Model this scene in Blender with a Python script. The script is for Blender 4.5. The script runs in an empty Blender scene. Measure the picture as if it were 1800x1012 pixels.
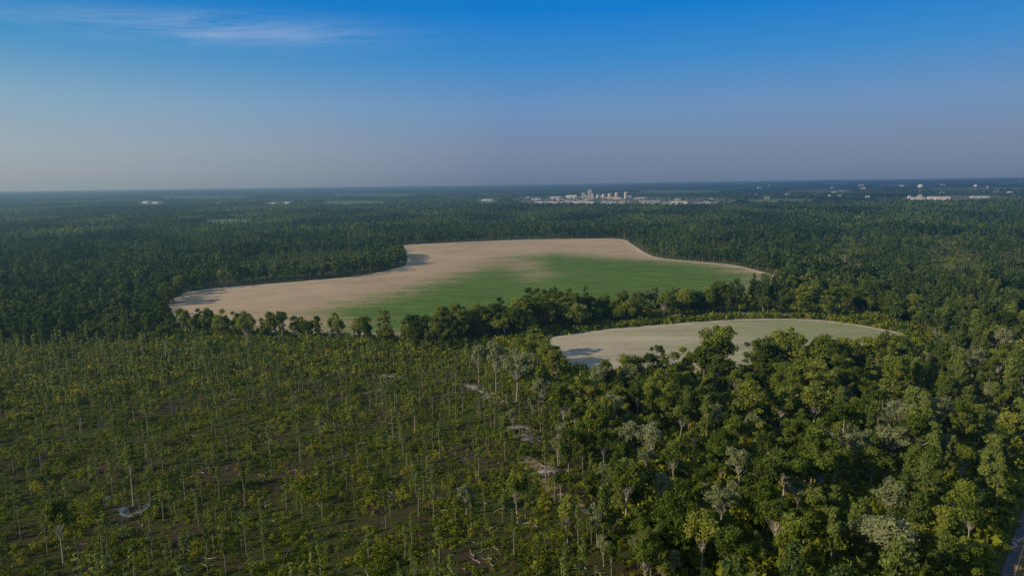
import bpy, bmesh, math, random
import numpy as np
from mathutils import Matrix, Vector, Euler
rng = np.random.default_rng(7); random.seed(7)
S = bpy.context.scene; C = S.collection
R = math.radians
H = 90.0; F = 1216.0
SUN_EL = R(24); SUN_D = Vector((-0.925, -0.38, 0)).normalized()

# ------------------------------------------------------------ camera
PITCH = 8.6; ROLL = 0.8
M = Euler((R(90-PITCH), 0, 0)).to_matrix() @ Matrix.Rotation(-R(ROLL), 3, 'Z')
MN = np.array(M)
cam = bpy.data.cameras.new('camera'); co = bpy.data.objects.new('camera', cam); C.objects.link(co)
co.matrix_world = Matrix.Translation((0, 0, H)) @ M.to_4x4()
cam.sensor_width = 36; cam.lens = 36*F/1800; cam.clip_end = 200000; cam.clip_start = 1
S.camera = co
def at(px, py):
    d = MN @ np.array([px-900, 506-py, -F]); t = -H/d[2]
    return (d[0]*t, d[1]*t)
def proj(x, y, z=0):
    P = np.stack([x, y, np.zeros_like(x)+z-H], -1) @ MN
    zc = np.minimum(P[:, 2], -1)
    return 900+F*P[:, 0]/-zc, 506-F*P[:, 1]/-zc

# ------------------------------------------------------------ shader helpers
def newmat(name):
    m = bpy.data.materials.new(name); m.use_nodes = True; m.node_tree.nodes.clear()
    try: m.cycles.emission_sampling = 'NONE'
    except Exception: pass
    return m, m.node_tree
def nd(nt, t, **k):
    n = nt.nodes.new(t)
    for a, v in k.items():
        if a.startswith('i_'): n.inputs[a[2:]].default_value = v
        else: setattr(n, a, v)
    return n
def math_(nt, op, a, b=None, c=None, clamp=False):
    n = nt.nodes.new('ShaderNodeMath'); n.operation = op; n.use_clamp = clamp
    for i, v in enumerate((a, b, c)):
        if v is None: continue
        if isinstance(v, (int, float)): n.inputs[i].default_value = v
        else: nt.links.new(v, n.inputs[i])
    return n.outputs[0]
def mixc(nt, f, a, b, bt='MIX'):
    n = nt.nodes.new('ShaderNodeMixRGB'); n.blend_type = bt
    for i, v in enumerate((f, a, b)):
        if isinstance(v, (int, float)): n.inputs[i].default_value = v
        elif isinstance(v, tuple): n.inputs[i].default_value = (*v[:3], 1)
        else: nt.links.new(v, n.inputs[i])
    return n.outputs[0]
def noise(nt, scale, detail=4, rough=.55, vec=None, mapscale=None, rot=0):
    n = nt.nodes.new('ShaderNodeTexNoise'); n.inputs['Scale'].default_value = scale
    n.inputs['Detail'].default_value = detail; n.inputs['Roughness'].default_value = rough
    g = vec or nt.nodes.new('ShaderNodeNewGeometry').outputs['Position']
    if mapscale:
        mp = nt.nodes.new('ShaderNodeMapping'); mp.inputs['Scale'].default_value = mapscale
        mp.inputs['Rotation'].default_value = (0, 0, rot)
        nt.links.new(g, mp.inputs['Vector']); g = mp.outputs[0]
    nt.links.new(g, n.inputs['Vector']); return n.outputs['Fac']
def ramp(nt, fac, stops, interp='LINEAR'):
    n = nt.nodes.new('ShaderNodeValToRGB'); r = n.color_ramp; r.interpolation = interp
    while len(r.elements) < len(stops): r.elements.new(.5)
    for e, (p, c) in zip(r.elements, stops):
        e.position = p; e.color = (*c, 1) if isinstance(c, tuple) else (c, c, c, 1)
    nt.links.new(fac, n.inputs[0]); return n.outputs[0]
# distance haze painted into every material as glow, by where a surface stands
hz = bpy.data.node_groups.new('painted_haze', 'ShaderNodeTree')
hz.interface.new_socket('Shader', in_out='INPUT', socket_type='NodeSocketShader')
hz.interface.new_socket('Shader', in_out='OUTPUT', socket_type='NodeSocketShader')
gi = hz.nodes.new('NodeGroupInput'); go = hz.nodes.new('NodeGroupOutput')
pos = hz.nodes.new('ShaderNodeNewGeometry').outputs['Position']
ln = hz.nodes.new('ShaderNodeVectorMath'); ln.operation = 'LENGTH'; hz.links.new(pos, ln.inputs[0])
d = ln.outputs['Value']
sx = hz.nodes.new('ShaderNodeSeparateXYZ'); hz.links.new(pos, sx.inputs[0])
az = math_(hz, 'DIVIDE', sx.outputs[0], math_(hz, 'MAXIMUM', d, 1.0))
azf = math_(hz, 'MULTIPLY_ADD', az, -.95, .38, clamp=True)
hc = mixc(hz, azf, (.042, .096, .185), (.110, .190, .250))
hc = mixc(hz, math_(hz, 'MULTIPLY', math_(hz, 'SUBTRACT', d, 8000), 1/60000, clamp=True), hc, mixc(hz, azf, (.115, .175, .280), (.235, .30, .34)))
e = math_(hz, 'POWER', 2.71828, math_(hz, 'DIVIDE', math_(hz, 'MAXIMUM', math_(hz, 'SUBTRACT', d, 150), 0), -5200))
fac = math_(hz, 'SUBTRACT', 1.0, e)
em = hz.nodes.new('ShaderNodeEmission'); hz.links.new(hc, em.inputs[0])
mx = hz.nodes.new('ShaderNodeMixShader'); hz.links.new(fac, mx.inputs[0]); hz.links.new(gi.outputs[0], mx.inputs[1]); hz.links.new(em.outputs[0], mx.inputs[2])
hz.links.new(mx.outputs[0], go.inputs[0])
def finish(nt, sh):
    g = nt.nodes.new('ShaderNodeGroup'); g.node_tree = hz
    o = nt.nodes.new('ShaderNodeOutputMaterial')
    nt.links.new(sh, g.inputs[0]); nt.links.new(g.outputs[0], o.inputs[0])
def diffuse(nt, col, normal=None):
    b = nt.nodes.new('ShaderNodeBsdfDiffuse')
    if isinstance(col, tuple): b.inputs[0].default_value = (*col, 1)
    else: nt.links.new(col, b.inputs[0])
    if normal: nt.links.new(normal, b.inputs['Normal'])
    return b.outputs[0]
def bump(nt, h, dist, strength=1):
    b = nt.nodes.new('ShaderNodeBump'); b.inputs['Distance'].default_value = dist; b.inputs['Strength'].default_value = strength
    nt.links.new(h, b.inputs['Height']); return b.outputs[0]
def foliage(name, stops, rnd):
    m, nt = newmat(name)
    a = nd(nt, 'ShaderNodeAttribute', attribute_name='tint').outputs['Fac']
    if rnd:
        oi = nt.nodes.new('ShaderNodeObjectInfo').outputs['Random']
        a = math_(nt, 'ADD', a, math_(nt, 'MULTIPLY_ADD', oi, rnd, -rnd/2))
    c = ramp(nt, a, stops)
    t = nt.nodes.new('ShaderNodeBsdfTranslucent'); nt.links.new(c, t.inputs[0])
    x = nt.nodes.new('ShaderNodeMixShader'); x.inputs[0].default_value = .36
    nt.links.new(diffuse(nt, c), x.inputs[1]); nt.links.new(t.outputs[0], x.inputs[2])
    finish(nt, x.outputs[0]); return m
def plain(name, c, var=.2, scale=1.0):
    m, nt = newmat(name)
    n = noise(nt, scale, 4)
    col = mixc(nt, n, tuple(v*(1-var) for v in c), tuple(v*(1+var) for v in c))
    finish(nt, diffuse(nt, col)); return m
GREEN = [(0, (.034, .058, .012)), (.35, (.100, .140, .022)), (.65, (.195, .220, .036)), (1, (.30, .30, .065))]
PINEG = [(0, (.048, .078, .020)), (.4, (.125, .165, .038)), (.7, (.215, .25, .058)), (1, (.29, .31, .09))]
WOODG = [(0, (.016, .040, .015)), (.35, (.054, .094, .026)), (.65, (.118, .160, .038)), (1, (.22, .235, .06))]
SHRUB = [(0, (.030, .050, .012)), (.3, (.090, .125, .018)), (.6, (.190, .210, .022)), (.85, (.30, .275, .030)), (1, (.32, .20, .05))]
M_leaf = foliage('leaf_green', GREEN, .66); M_needle = foliage('needle_green', PINEG, .4)
M_mass = foliage('wood_green', WOODG, 0); M_mneedle = foliage('pine_stand_green', PINEG, 0); M_shrub = foliage('shrub_green', SHRUB, 0)
M_pale = foliage('dusty_leaf', [(0, (.13, .15, .06)), (.5, (.23, .25, .11)), (1, (.32, .33, .17))], .3)
M_bark = plain('bark', (.15, .12, .09), .4, 2); M_palebark = plain('pale_bark', (.30, .27, .22), .3, 2); M_stem = plain('stem_bark', (.22, .20, .155), .35, 2)
M_dead = plain('bleached_wood', (.33, .28, .23), .25, 2)

# ------------------------------------------------------------ mesh helpers
def np_mesh(name, V, T, mats, mi=None, tint=None):
    me = bpy.data.meshes.new(name); V = np.ascontiguousarray(V, np.float32); T = np.ascontiguousarray(T, np.int32)
    me.vertices.add(len(V)); me.vertices.foreach_set('co', V.ravel())
    me.loops.add(T.size); me.loops.foreach_set('vertex_index', T.ravel())
    me.polygons.add(len(T)); me.polygons.foreach_set('loop_start', np.arange(len(T), dtype=np.int32)*3)
    for m in mats: me.materials.append(m)
    if mi is not None: me.polygons.foreach_set('material_index', np.ascontiguousarray(mi, np.int32))
    me.update(calc_edges=True)
    if tint is not None:
        a = me.attributes.new('tint', 'FLOAT', 'FACE'); a.data.foreach_set('value', np.ascontiguousarray(tint, np.float32))
    return me
def link(name, data, parent=None):
    o = bpy.data.objects.new(name, data); C.objects.link(o)
    if parent: o.parent = parent
    return o
def tag(o, label=None, cat=None, group=None, kind=None):
    if label: o['label'] = label
    if cat: o['category'] = cat
    if group: o['group'] = group
    if kind: o['kind'] = kind
    return o
def rdirs(n, r=rng):
    v = r.normal(size=(n, 3)); return v/np.linalg.norm(v, axis=1, keepdims=True)
def tube(pts, rad, sides=5):
    pts = np.array(pts, float); n = len(pts); V = []; T = []
    for i in range(n):
        t = pts[min(i+1, n-1)]-pts[max(i-1, 0)]; t /= np.linalg.norm(t)+1e-9
        a = np.cross(t, [0.3, 1, .1] if abs(t[1]) < .9 else [1, 0, 0]); a /= np.linalg.norm(a); b = np.cross(t, a)
        for k in range(sides):
            w = 2*math.pi*k/sides; V.append(pts[i]+rad[i]*(a*math.cos(w)+b*math.sin(w)))
    for i in range(n-1):
        for k in range(sides):
            k2 = (k+1) % sides; p, q, r_, s_ = i*sides+k, i*sides+k2, (i+1)*sides+k2, (i+1)*sides+k
            T += [(p, q, r_), (p, r_, s_)]
    return np.array(V), np.array(T)
def merge(parts):
    V = []; T = []; o = 0
    for v, t in parts: V.append(v); T.append(t+o); o += len(v)
    return np.concatenate(V), np.concatenate(T)
def leaves(lobes, n, s, r, squash=.85, jit=.85, spread=(.55, 1.40)):
    L = np.array(lobes); w = L[:, 3]**2; idx = r.choice(len(L), n, p=w/w.sum())
    D = rdirs(n, r); D[:, 2] = np.where((D[:, 2] < -.35) & (r.random(n) < .7), -D[:, 2], D[:, 2])
    # twiggy sprays: the surface of each clump bulges and dips
    A = r.normal(size=(len(L), 3, 3))*3.0; ph = r.uniform(0, 6.28, (len(L), 3))
    bul = np.sin(np.einsum('nij,nj->ni', A[idx], D)+ph[idx]).sum(1)/3
    rad = L[idx, 3]*r.uniform(spread[0], spread[1], n)*(1+.42*bul)
    P = L[idx, :3]+D*rad[:, None]*np.array([1, 1, squash])
    dd = np.linalg.norm(P[:, None]-L[None, :, :3], axis=2)/L[None, :, 3]; dd[np.arange(n), idx] = 9
    keep = dd.min(1) > .5
    P, D, idx, bul = P[keep], D[keep], idx[keep], bul[keep]; m = len(P)
    N = D+jit*rdirs(m, r)*1.0; N /= np.linalg.norm(N, axis=1, keepdims=True)
    a = np.cross(N, rdirs(m, r)); a /= np.linalg.norm(a, axis=1, keepdims=True); b = np.cross(N, a)
    sz = (s*r.uniform(.55, 1.4, m))[:, None]
    j = lambda: r.uniform(.7, 1.3, (m, 1))
    V = np.stack([P+a*sz*j(), P+sz*(-.5*a*j()+.87*b*j()), P+sz*(-.5*a*j()-.87*b*j())], 1).reshape(-1, 3)
    lt = r.uniform(-.13, .13, len(L))
    tint = .42+lt[idx]+r.uniform(-.12, .12, m)+.06*bul
    return V, tint
def bend(a, b, r, k=4, amp=.08):
    a = np.array(a, float); b = np.array(b, float); L = np.linalg.norm(b-a); out = []
    for i in range(k+1):
        t = i/k; p = a+(b-a)*t
        if 0 < i < k: p = p+r.normal(size=3)*L*amp*.5+np.array([0, 0, -L*amp*.6*math.sin(math.pi*t)])
        out.append(p)
    return out
def template(kind, n, s, seed, limbs=True, sides=5):
    r = np.random.default_rng(seed); bark = []; lobes = []; big = kind in ('broad', 'tall', 'sparse')
    if kind == 'broad':
        h = 15; Rr = 5.0; k = 32; ax = r.uniform(.7, 1.2, 2); low = r.uniform(6.2, 9.0)
        for i in range(k):
            dv = rdirs(1, r)[0]; dv[2] = dv[2]*.5+.5*abs(dv[2]) if r.random() < .75 else dv[2]; q = r.uniform(.4, 1.05)
            zz_ = low+dv[2]*(14.0-low)*q*(1 if dv[2] > 0 else .6)
            lobes.append((dv[0]*Rr*.9*q*ax[0], dv[1]*Rr*.9*q*ax[1], zz_, r.uniform(.11, .30)*Rr))
        for i in range(3): lobes.append((*(r.uniform(-1.3, 1.3, 2)), low+r.uniform(-.5, 3.0), r.uniform(.36, .46)*Rr))
        top = 4.5; tr = .38
    elif kind == 'tall':
        h = 18; Rr = 3.8; k = 28
        for i in range(k):
            z = r.uniform(4.5, 17.2); w = math.sin(math.pi*min(1, max(.1, (z-3)/16)))**.6; a = r.uniform(0, 6.28); q = r.uniform(.2, 1.1)*Rr*w
            lobes.append((math.cos(a)*q, math.sin(a)*q, z, r.uniform(.14, .34)*Rr))
        for i in range(3): lobes.append((*(r.uniform(-.6, .6, 2)), 7+i*3.2, .38*Rr))
        top = 8; tr = .30
    elif kind == 'sparse':
        h = 16; Rr = 4.3; k = 24
        for i in range(k):
            dv = rdirs(1, r)[0]; dv[2] = abs(dv[2])-.25; q = r.uniform(.3, 1)
            lobes.append((dv[0]*Rr*.85*q, dv[1]*Rr*.85*q, 9.6+dv[2]*5.4*q, r.uniform(.13, .30)*Rr))
        top = 6; tr = .22
    elif kind == 'thin':
        h = 12.5; k = 18
        for i in range(k):
            z = h*(1-.55*r.random()**1.2); w = .25+1.3*(1-z/h)**.7; a = r.uniform(0, 6.28); q = w*r.uniform(.1, .95)
            lobes.append((math.cos(a)*q, math.sin(a)*q, z, r.uniform(.25, .55)))
        top = h*.97; tr = .10
    elif kind == 'whip':
        h = 9; k = 12
        for i in range(k):
            z = h*(1-.72*r.random()); a = r.uniform(0, 6.28); q = r.uniform(.05, .65)
            lobes.append((math.cos(a)*q, math.sin(a)*q, z, r.uniform(.2, .42)))
        top = h*.95; tr = .065
    elif kind == 'pine':
        h = 19; k = 34
        for i in range(k):
            z = h*(1-.68*r.random()**.9); w = .3+3.2*(1-z/h)**.7; a = r.uniform(0, 6.28); q = w*r.uniform(.3, 1)
            lobes.append((math.cos(a)*q, math.sin(a)*q, z, r.uniform(.55, 1.05)))
        top = h*.97; tr = .26
    lx, ly = r.uniform(-.4, .4, 2)
    bark.append(tube([(0, 0, -.3), (lx*.3, ly*.3, top*.33), (lx, ly, top*.66), (lx*1.1, ly*.8, top)], [tr*1.25, tr, tr*.82, tr*(.6 if big else .25)], sides))
    if limbs:
        for (x, y, z, q) in lobes:
            if big:
                z0 = min(top, z*.75)*r.uniform(.8, 1)
                bark.append(tube(bend((lx, ly, z0), (x, y, z), r), [tr*.42, tr*.32, tr*.24, tr*.17, tr*.1], 4))
            elif kind == 'pine': bark.append(tube([(lx*z/h, ly*z/h, z-.3), (x, y, z)], [.07, .03], 3))
    if kind == 'sparse' and limbs:
        for (x, y, z, q) in lobes:
            for _ in range(2):
                dv = rdirs(1, r)[0]; dv[2] = abs(dv[2]); bark.append(tube([(x*.9, y*.9, z-.3), (x+dv[0]*1.6, y+dv[1]*1.6, z+dv[2]*1.6)], [.05, .02], 3))
    V, tint = leaves(lobes, n, s, r)
    bv, bt = merge(bark)
    return dict(kind=kind, LV=V, LT=tint, BV=bv, BT=bt, h=h)
def tree_meshes(t, mleaf, mbark):
    t['crown'] = np_mesh('crown', t['LV'], np.arange(len(t['LV'])).reshape(-1, 3), [mleaf], None, t['LT'])
    t['trunk'] = np_mesh('trunk', t['BV'], t['BT'], [mbark]); return t
HI = {}
for kind, n, s, cnt, ml, mb in (('broad', 8500, .31, 9, M_leaf, M_bark), ('tall', 6200, .30, 8, M_leaf, M_bark), ('sparse', 2600, .26, 5, M_pale, M_palebark),
                                ('thin', 700, .18, 8, M_needle, M_stem), ('whip', 300, .16, 5, M_needle, M_stem), ('pine', 3800, .29, 6, M_needle, M_bark)):
    HI[kind] = [tree_meshes(template(kind, n, s, 100+i+len(kind)*17), ml, mb) for i in range(cnt)]
SP2 = [tree_meshes(template('sparse', 4200, .27, 900+i), M_leaf, M_palebark) for i in range(6)]
def tree(name, t, x, y, sc, label, group=None, cat='tree', wide=1.0, rz=None):
    e_ = bpy.data.objects.new(name, None); C.objects.link(e_); e_.empty_display_size = .5
    e_.location = (x, y, 0); e_.rotation_euler = (0, 0, random.uniform(0, 6.28) if rz is None else rz); e_.scale = (sc*wide, sc*wide, sc)
    link('trunk', t['trunk'], e_); link('crown', t['crown'], e_)
    return tag(e_, label, cat, group)
def scatter(temps, x, y, sc, tt, wide=None, rr=rng):
    n = len(x); pick = rr.integers(0, len(temps), n); rot = rr.uniform(0, 6.28, n)
    Vs, Ts, ti, mi = [], [], [], []; off = 0
    wide = np.ones(n) if wide is None else wide
    for k, t in enumerate(temps):
        q = np.where(pick == k)[0]
        if not len(q): continue
        c, s_ = np.cos(rot[q]), np.sin(rot[q]); sw = sc[q]*wide[q]
        for V0, T0, tn, m in ((t['LV'], np.arange(len(t['LV'])).reshape(-1, 3), t['LT'], 0), (t['BV'], t['BT'], None, 1)):
            if V0 is None or not len(V0): continue
            X = (V0[None, :, 0]*c[:, None]-V0[None, :, 1]*s_[:, None])*sw[:, None]+x[q][:, None]
            Y = (V0[None, :, 0]*s_[:, None]+V0[None, :, 1]*c[:, None])*sw[:, None]+y[q][:, None]
            Z = V0[None, :, 2]*sc[q][:, None]
            V = np.stack([X, Y, Z], -1).reshape(-1, 3).astype(np.float32)
            T = (T0[None]+(np.arange(len(q))*len(V0))[:, None, None]).reshape(-1, 3)+off
            Vs.append(V); Ts.append(T.astype(np.int32)); off += len(V)
            mi.append(np.full(len(T), m, np.int32))
            ti.append((tn[None]+tt[q][:, None]).ravel() if tn is not None else np.full(len(T), .5))
    return Vs, Ts, ti, mi
class Mass:
    def __init__(s): s.V, s.T, s.t, s.m, s.o = [], [], [], [], 0
    def add(s, r):
        V, T, t, m = r
        if not V: return
        s.V += V; s.T += [a+s.o for a in T]; s.t += t; s.m += m; s.o += sum(len(a) for a in V)
    def build(s, name, mats, **k):
        o = link(name, np_mesh(name, np.concatenate(s.V), np.concatenate(s.T), mats, np.concatenate(s.m), np.concatenate(s.t)))
        print(name, len(o.data.polygons)); return tag(o, kind='stuff', **k)
def wn(x, y, s, seed):
    r = np.random.default_rng(seed); v = 0
    for i in range(7):
        a = r.uniform(0, 6.28); w = 6.28/(s*r.uniform(.5, 1.6)); v = v+np.sin((x*math.cos(a)+y*math.sin(a))*w+r.uniform(0, 6.28)+1.3*np.sin((x*math.sin(a)-y*math.cos(a))*w*.7))
    return v/7*1.8
def inside(px, py, poly):
    c = np.zeros(len(px), bool); n = len(poly)
    for i in range(n):
        x1, y1 = poly[i]; x2, y2 = poly[(i+1) % n]
        if y1 == y2: continue
        k = ((y1 > py) != (y2 > py)) & (px < (x2-x1)*(py-y1)/(y2-y1)+x1); c ^= k
    return c
def smooth_poly(p, k=5):
    p = [np.array(q, float) for q in p]; n = len(p); out = []
    for i in range(n):
        a, b, c, d_ = p[i-1], p[i], p[(i+1) % n], p[(i+2) % n]
        for j in range(k):
            t = j/k; out.append(.5*((2*b)+(-a+c)*t+(2*a-5*b+4*c-d_)*t*t+(-a+3*b-3*c+d_)*t**3))
    return [tuple(q) for q in out]
def segdist(P, poly):
    A = np.array(poly); B = np.roll(A, -1, 0); dmin = np.full(len(P), 1e9)
    for a, b in zip(A, B):
        ab = b-a; t = np.clip(((P-a) @ ab)/(ab @ ab+1e-9), 0, 1); dmin = np.minimum(dmin, np.linalg.norm(P-(a+t[:, None]*ab), axis=1))
    return dmin

# ------------------------------------------------------------ places on the ground (outlines as world points)
def W(poly, k=5): return smooth_poly([at(*p) for p in poly], k)
BIG = W([(272, 556), (292, 532), (320, 517), (370, 507), (440, 501), (520, 495), (600, 488), (650, 482), (698, 471), (714, 463), (702, 450), (674, 437), (690, 432), (760, 428), (900, 422), (1000, 420), (1088, 420), (1112, 430), (1138, 446), (1165, 454), (1230, 460), (1290, 466), (1345, 479), (1380, 491), (1366, 505), (1300, 526), (1200, 538), (1080, 545), (960, 552), (900, 566), (850, 580), (780, 594), (700, 594), (560, 590), (400, 580), (320, 570)])
SMALL = W([(946, 606), (975, 592), (1060, 579), (1180, 569), (1300, 561), (1420, 561), (1490, 568), (1545, 577), (1592, 589), (1545, 602), (1450, 640), (1300, 655), (1180, 660), (1100, 656), (1040, 654), (1000, 640), (965, 622)])
CLEAR = W([(-500, 640), (0, 618), (150, 606), (300, 606), (500, 612), (700, 618), (810, 622), (860, 650), (950, 720), (1030, 815), (1100, 930), (1180, 1020), (1230, 1200), (400, 1250), (-500, 1150)], 3)
WOOD = W([(985, 712), (1060, 698), (1200, 684), (1300, 676), (1420, 668), (1500, 664), (1600, 655), (1680, 636), (1740, 590), (1900, 560), (2400, 580), (2400, 1350), (1260, 1350), (1190, 1020), (1110, 925), (1050, 820)], 3)
NOTREE = W([(1470, 568), (1560, 573), (1630, 588), (1660, 612), (1630, 630), (1560, 645), (1470, 652)], 3)
STAND = W([(400, 478), (470, 452), (600, 446), (645, 448), (630, 466), (560, 480), (450, 490)], 3)
OPENR = W([(1400, 428), (1500, 414), (1600, 410), (1700, 412), (1900, 418), (1950, 500), (1750, 515), (1600, 500), (1480, 484), (1390, 455)], 3)
OPEN2 = W([(1190, 436), (1300, 428), (1390, 432), (1340, 448), (1230, 450)], 3)
PATH = W([(1180, 553), (1300, 549), (1470, 551), (1478, 555), (1300, 554), (1182, 557)], 3)
FARF = [W(p, 2) for p in ([(365, 387), (440, 386), (446, 398), (374, 401)], [(575, 354), (670, 354), (680, 361), (575, 362)], [(1130, 335), (1260, 335), (1262, 341), (1130, 341)], [(1390, 335), (1490, 334), (1492, 340), (1390, 341)], [(590, 341), (720, 341), (722, 347), (592, 347)], [(1640, 331), (1790, 330), (1792, 336), (1640, 337)], [(290, 345), (430, 345), (432, 351), (290, 352)], [(1300, 352), (1420, 350), (1424, 359), (1300, 361)], [(1600, 346), (1750, 344), (1755, 353), (1600, 354)], [(245, 355), (285, 354), (285, 362), (245, 363)], [(468, 356), (516, 355), (516, 361), (468, 362)], [(184, 381), (206, 381), (208, 387), (184, 387)], [(840, 351), (872, 351), (872, 357), (840, 357)])]
NFIELD = 8
YARD = W([(925, 346), (1270, 348), (1275, 363), (925, 362)], 2)

# ------------------------------------------------------------ ground
def quad_sheet(name, x0, x1, y0, y1, z, mat):
    me = bpy.data.meshes.new(name); me.from_pydata([(x0, y0, z), (x1, y0, z), (x1, y1, z), (x0, y1, z)], [], [(0, 1, 2, 3)]); me.materials.append(mat)
    return tag(link(name, me), kind='structure')
m, nt = newmat('forest_floor')
n1 = noise(nt, .012, 6, .6); n2 = noise(nt, .25, 6, .7)
c = ramp(nt, n1, [(.3, (.036, .056, .016)), (.5, (.060, .086, .022)), (.7, (.10, .12, .032))])
c = mixc(nt, ramp(nt, n2, [(.35, 0.0), (.7, 1.0)]), c, (.08, .075, .03))
finish(nt, diffuse(nt, c, bump(nt, n2, 1.2))); M_floor = m
ground = quad_sheet('ground', -90000, 90000, -3000, 90000, 0, M_floor)
def sheet(name, poly, z, mat, cut=None, attrs=None):
    bm = bmesh.new(); vs = [bm.verts.new((x, y, z)) for x, y in poly]; f = bm.faces.new(vs)
    if f.normal.z < 0: f.normal_flip()
    if cut:
        P = np.array(poly)
        for ax in (0, 1):
            for v in np.arange(P[:, ax].min()+cut, P[:, ax].max(), cut):
                co_ = [0, 0, 0]; no = [0, 0, 0]; co_[ax] = v; no[ax] = 1
                bmesh.ops.bisect_plane(bm, geom=bm.verts[:]+bm.edges[:]+bm.faces[:], plane_co=co_, plane_no=no)
    bmesh.ops.triangulate(bm, faces=bm.faces[:])
    bmesh.ops.recalc_face_normals(bm, faces=bm.faces[:])
    if bm.faces and sum(f.normal.z for f in bm.faces) < 0: bmesh.ops.reverse_faces(bm, faces=bm.faces[:])
    me = bpy.data.meshes.new(name); bm.to_mesh(me); bm.free(); me.materials.append(mat)
    if attrs:
        P = np.array([v.co[:2] for v in me.vertices])
        for k, fn in attrs.items():
            a = me.attributes.new(k, 'FLOAT', 'POINT'); a.data.foreach_set('value', fn(P).astype(np.float32))
    return tag(link(name, me), kind='structure')
# clearing soil: reddish litter, grass and pale duff
m, nt = newmat('cutover_soil')
n1 = noise(nt, .030, 6, .65); n2 = noise(nt, .30, 9, .8); n3 = noise(nt, .14, 7, .7)
c = ramp(nt, n1, [(.38, (.060, .080, .018)), (.47, (.060, .055, .024)), (.57, (.070, .044, .034)), (.70, (.095, .060, .050))])
c = mixc(nt, ramp(nt, n2, [(.46, 0.0), (.58, .85)]), c, (.055, .078, .015))
c = mixc(nt, ramp(nt, n3, [(.60, 0.0), (.72, .6)]), c, (.19, .145, .115))
finish(nt, diffuse(nt, c, bump(nt, n2, 1.6))); M_soil = m
sheet('clearing_ground', CLEAR, .02, M_soil)
m, nt = newmat('open_scrub_ground')
n1 = noise(nt, .018, 6, .65); n2 = noise(nt, .10, 7, .75)
c = ramp(nt, n1, [(.38, (.055, .085, .024)), (.5, (.105, .115, .034)), (.62, (.20, .155, .07))])
c = mixc(nt, ramp(nt, n2, [(.42, 0.0), (.60, .9)]), c, (.045, .070, .02))
finish(nt, diffuse(nt, c)); M_open = m
sheet('scrub_ground', OPENR, .02, M_open); sheet('scrub_ground', OPEN2, .02, M_open)
# crop fields
def field_mat(name, dry, green, rot, gmax, edgec, rowamp):
    m, nt = newmat(name)
    g = nd(nt, 'ShaderNodeAttribute', attribute_name='green').outputs['Fac']
    ed = nd(nt, 'ShaderNodeAttribute', attribute_name='edge').outputs['Fac']
    st = noise(nt, 1, 6, .65, mapscale=(.006, .075, 1), rot=rot)
    st2 = noise(nt, 1, 6, .75, mapscale=(.022, .26, 1), rot=rot)
    fine = noise(nt, 1, 5, .8, mapscale=(.10, .45, 1), rot=rot)
    big = noise(nt, .011, 6, .65)
    gg = math_(nt, 'ADD', g, math_(nt, 'MULTIPLY_ADD', st, 1.7, -.85))
    gg = math_(nt, 'ADD', gg, math_(nt, 'MULTIPLY_ADD', st2, 2.6, -1.3))
    gg = math_(nt, 'ADD', gg, math_(nt, 'MULTIPLY_ADD', fine, 2.6, -1.3))
    gg = math_(nt, 'ADD', gg, math_(nt, 'MULTIPLY_ADD', big, 1.2, -.6))
    gf = math_(nt, 'MULTIPLY', ramp(nt, gg, [(.1, 0.0), (.85, 1.0)]), gmax)
    mm = math_(nt, 'ADD', math_(nt, 'MULTIPLY', big, .35), math_(nt, 'ADD', math_(nt, 'MULTIPLY', st2, .40), math_(nt, 'MULTIPLY', fine, .25)))
    dr = ramp(nt, mm, [(.38, tuple(v*(1-rowamp) for v in dry)), (.5, dry), (.60, tuple(min(1, v*(1+rowamp*.8)) for v in dry))])
    c = mixc(nt, gf, dr, mixc(nt, ramp(nt, st2, [(.38, 0.0), (.62, 1.0)]), tuple(v*.60 for v in green), tuple(v*1.4 for v in green)))
    ef = math_(nt, 'MULTIPLY', ramp(nt, ed, [(0, 1.0), (.6, .85), (1, 0.0)]), .9)
    c = mixc(nt, ef, c, edgec)
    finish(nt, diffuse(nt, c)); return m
GREENP = [at(*p) for p in [(580, 600), (470, 560), (600, 528), (760, 494), (850, 468), (915, 450), (985, 445), (1060, 452), (1180, 459), (1262, 466), (1335, 480), (1352, 496), (1310, 545), (1100, 580), (900, 600), (760, 610)]]
def green_fn(P):
    dd = segdist(P, GREENP); ins = inside(P[:, 0], P[:, 1], GREENP)
    x0, y0 = at(935, 460); x1, y1 = at(940, 500)
    g = .48+np.where(ins, np.clip(dd/85, 0, .72), -np.clip(dd/80, 0, 1.1))
    g -= .34*np.clip(-(P[:, 0]-at(820, 540)[0])/140, 0, 1)
    u = (P[:, 0]-x0)/26; v = (P[:, 1]-(y0+y1)/2)/(abs(y0-y1)*.6+1); g -= .75*np.exp(-u*u-v*v)
    return g
edge_fn = lambda poly, w: (lambda P: np.clip(segdist(P, poly)/w, 0, 1))
M_f1 = field_mat('sandy_crop_field', (.375, .272, .165), (.056, .122, .018), .02, .92, (.45, .35, .24), .30)
M_f2 = field_mat('dry_crop_field', (.39, .325, .22), (.125, .165, .045), .14, .75, (.44, .37, .26), .50)
sheet('crop_field', BIG, .06, M_f1, 10, dict(green=green_fn, edge=edge_fn(BIG, 8)))
sx0 = at(1000, 620)[0]
sheet('small_crop_field', SMALL, .06, M_f2, 6, dict(green=lambda P: np.clip(.05+(P[:, 0]-sx0)/210, .0, .72), edge=edge_fn(SMALL, 3)))
M_track = plain('sandy_track', (.34, .29, .21), .2, .2)
sheet('dirt_track', PATH, .06, M_track)
M_far = plain('distant_pasture', (.11, .165, .055), .25, .01); M_yard = plain('works_yard', (.14, .14, .09), .4, .02)
for i, p in enumerate(FARF): sheet('distant_field' if i < NFIELD else 'yard_ground', p, .3, M_far if i < NFIELD else M_yard)
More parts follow.
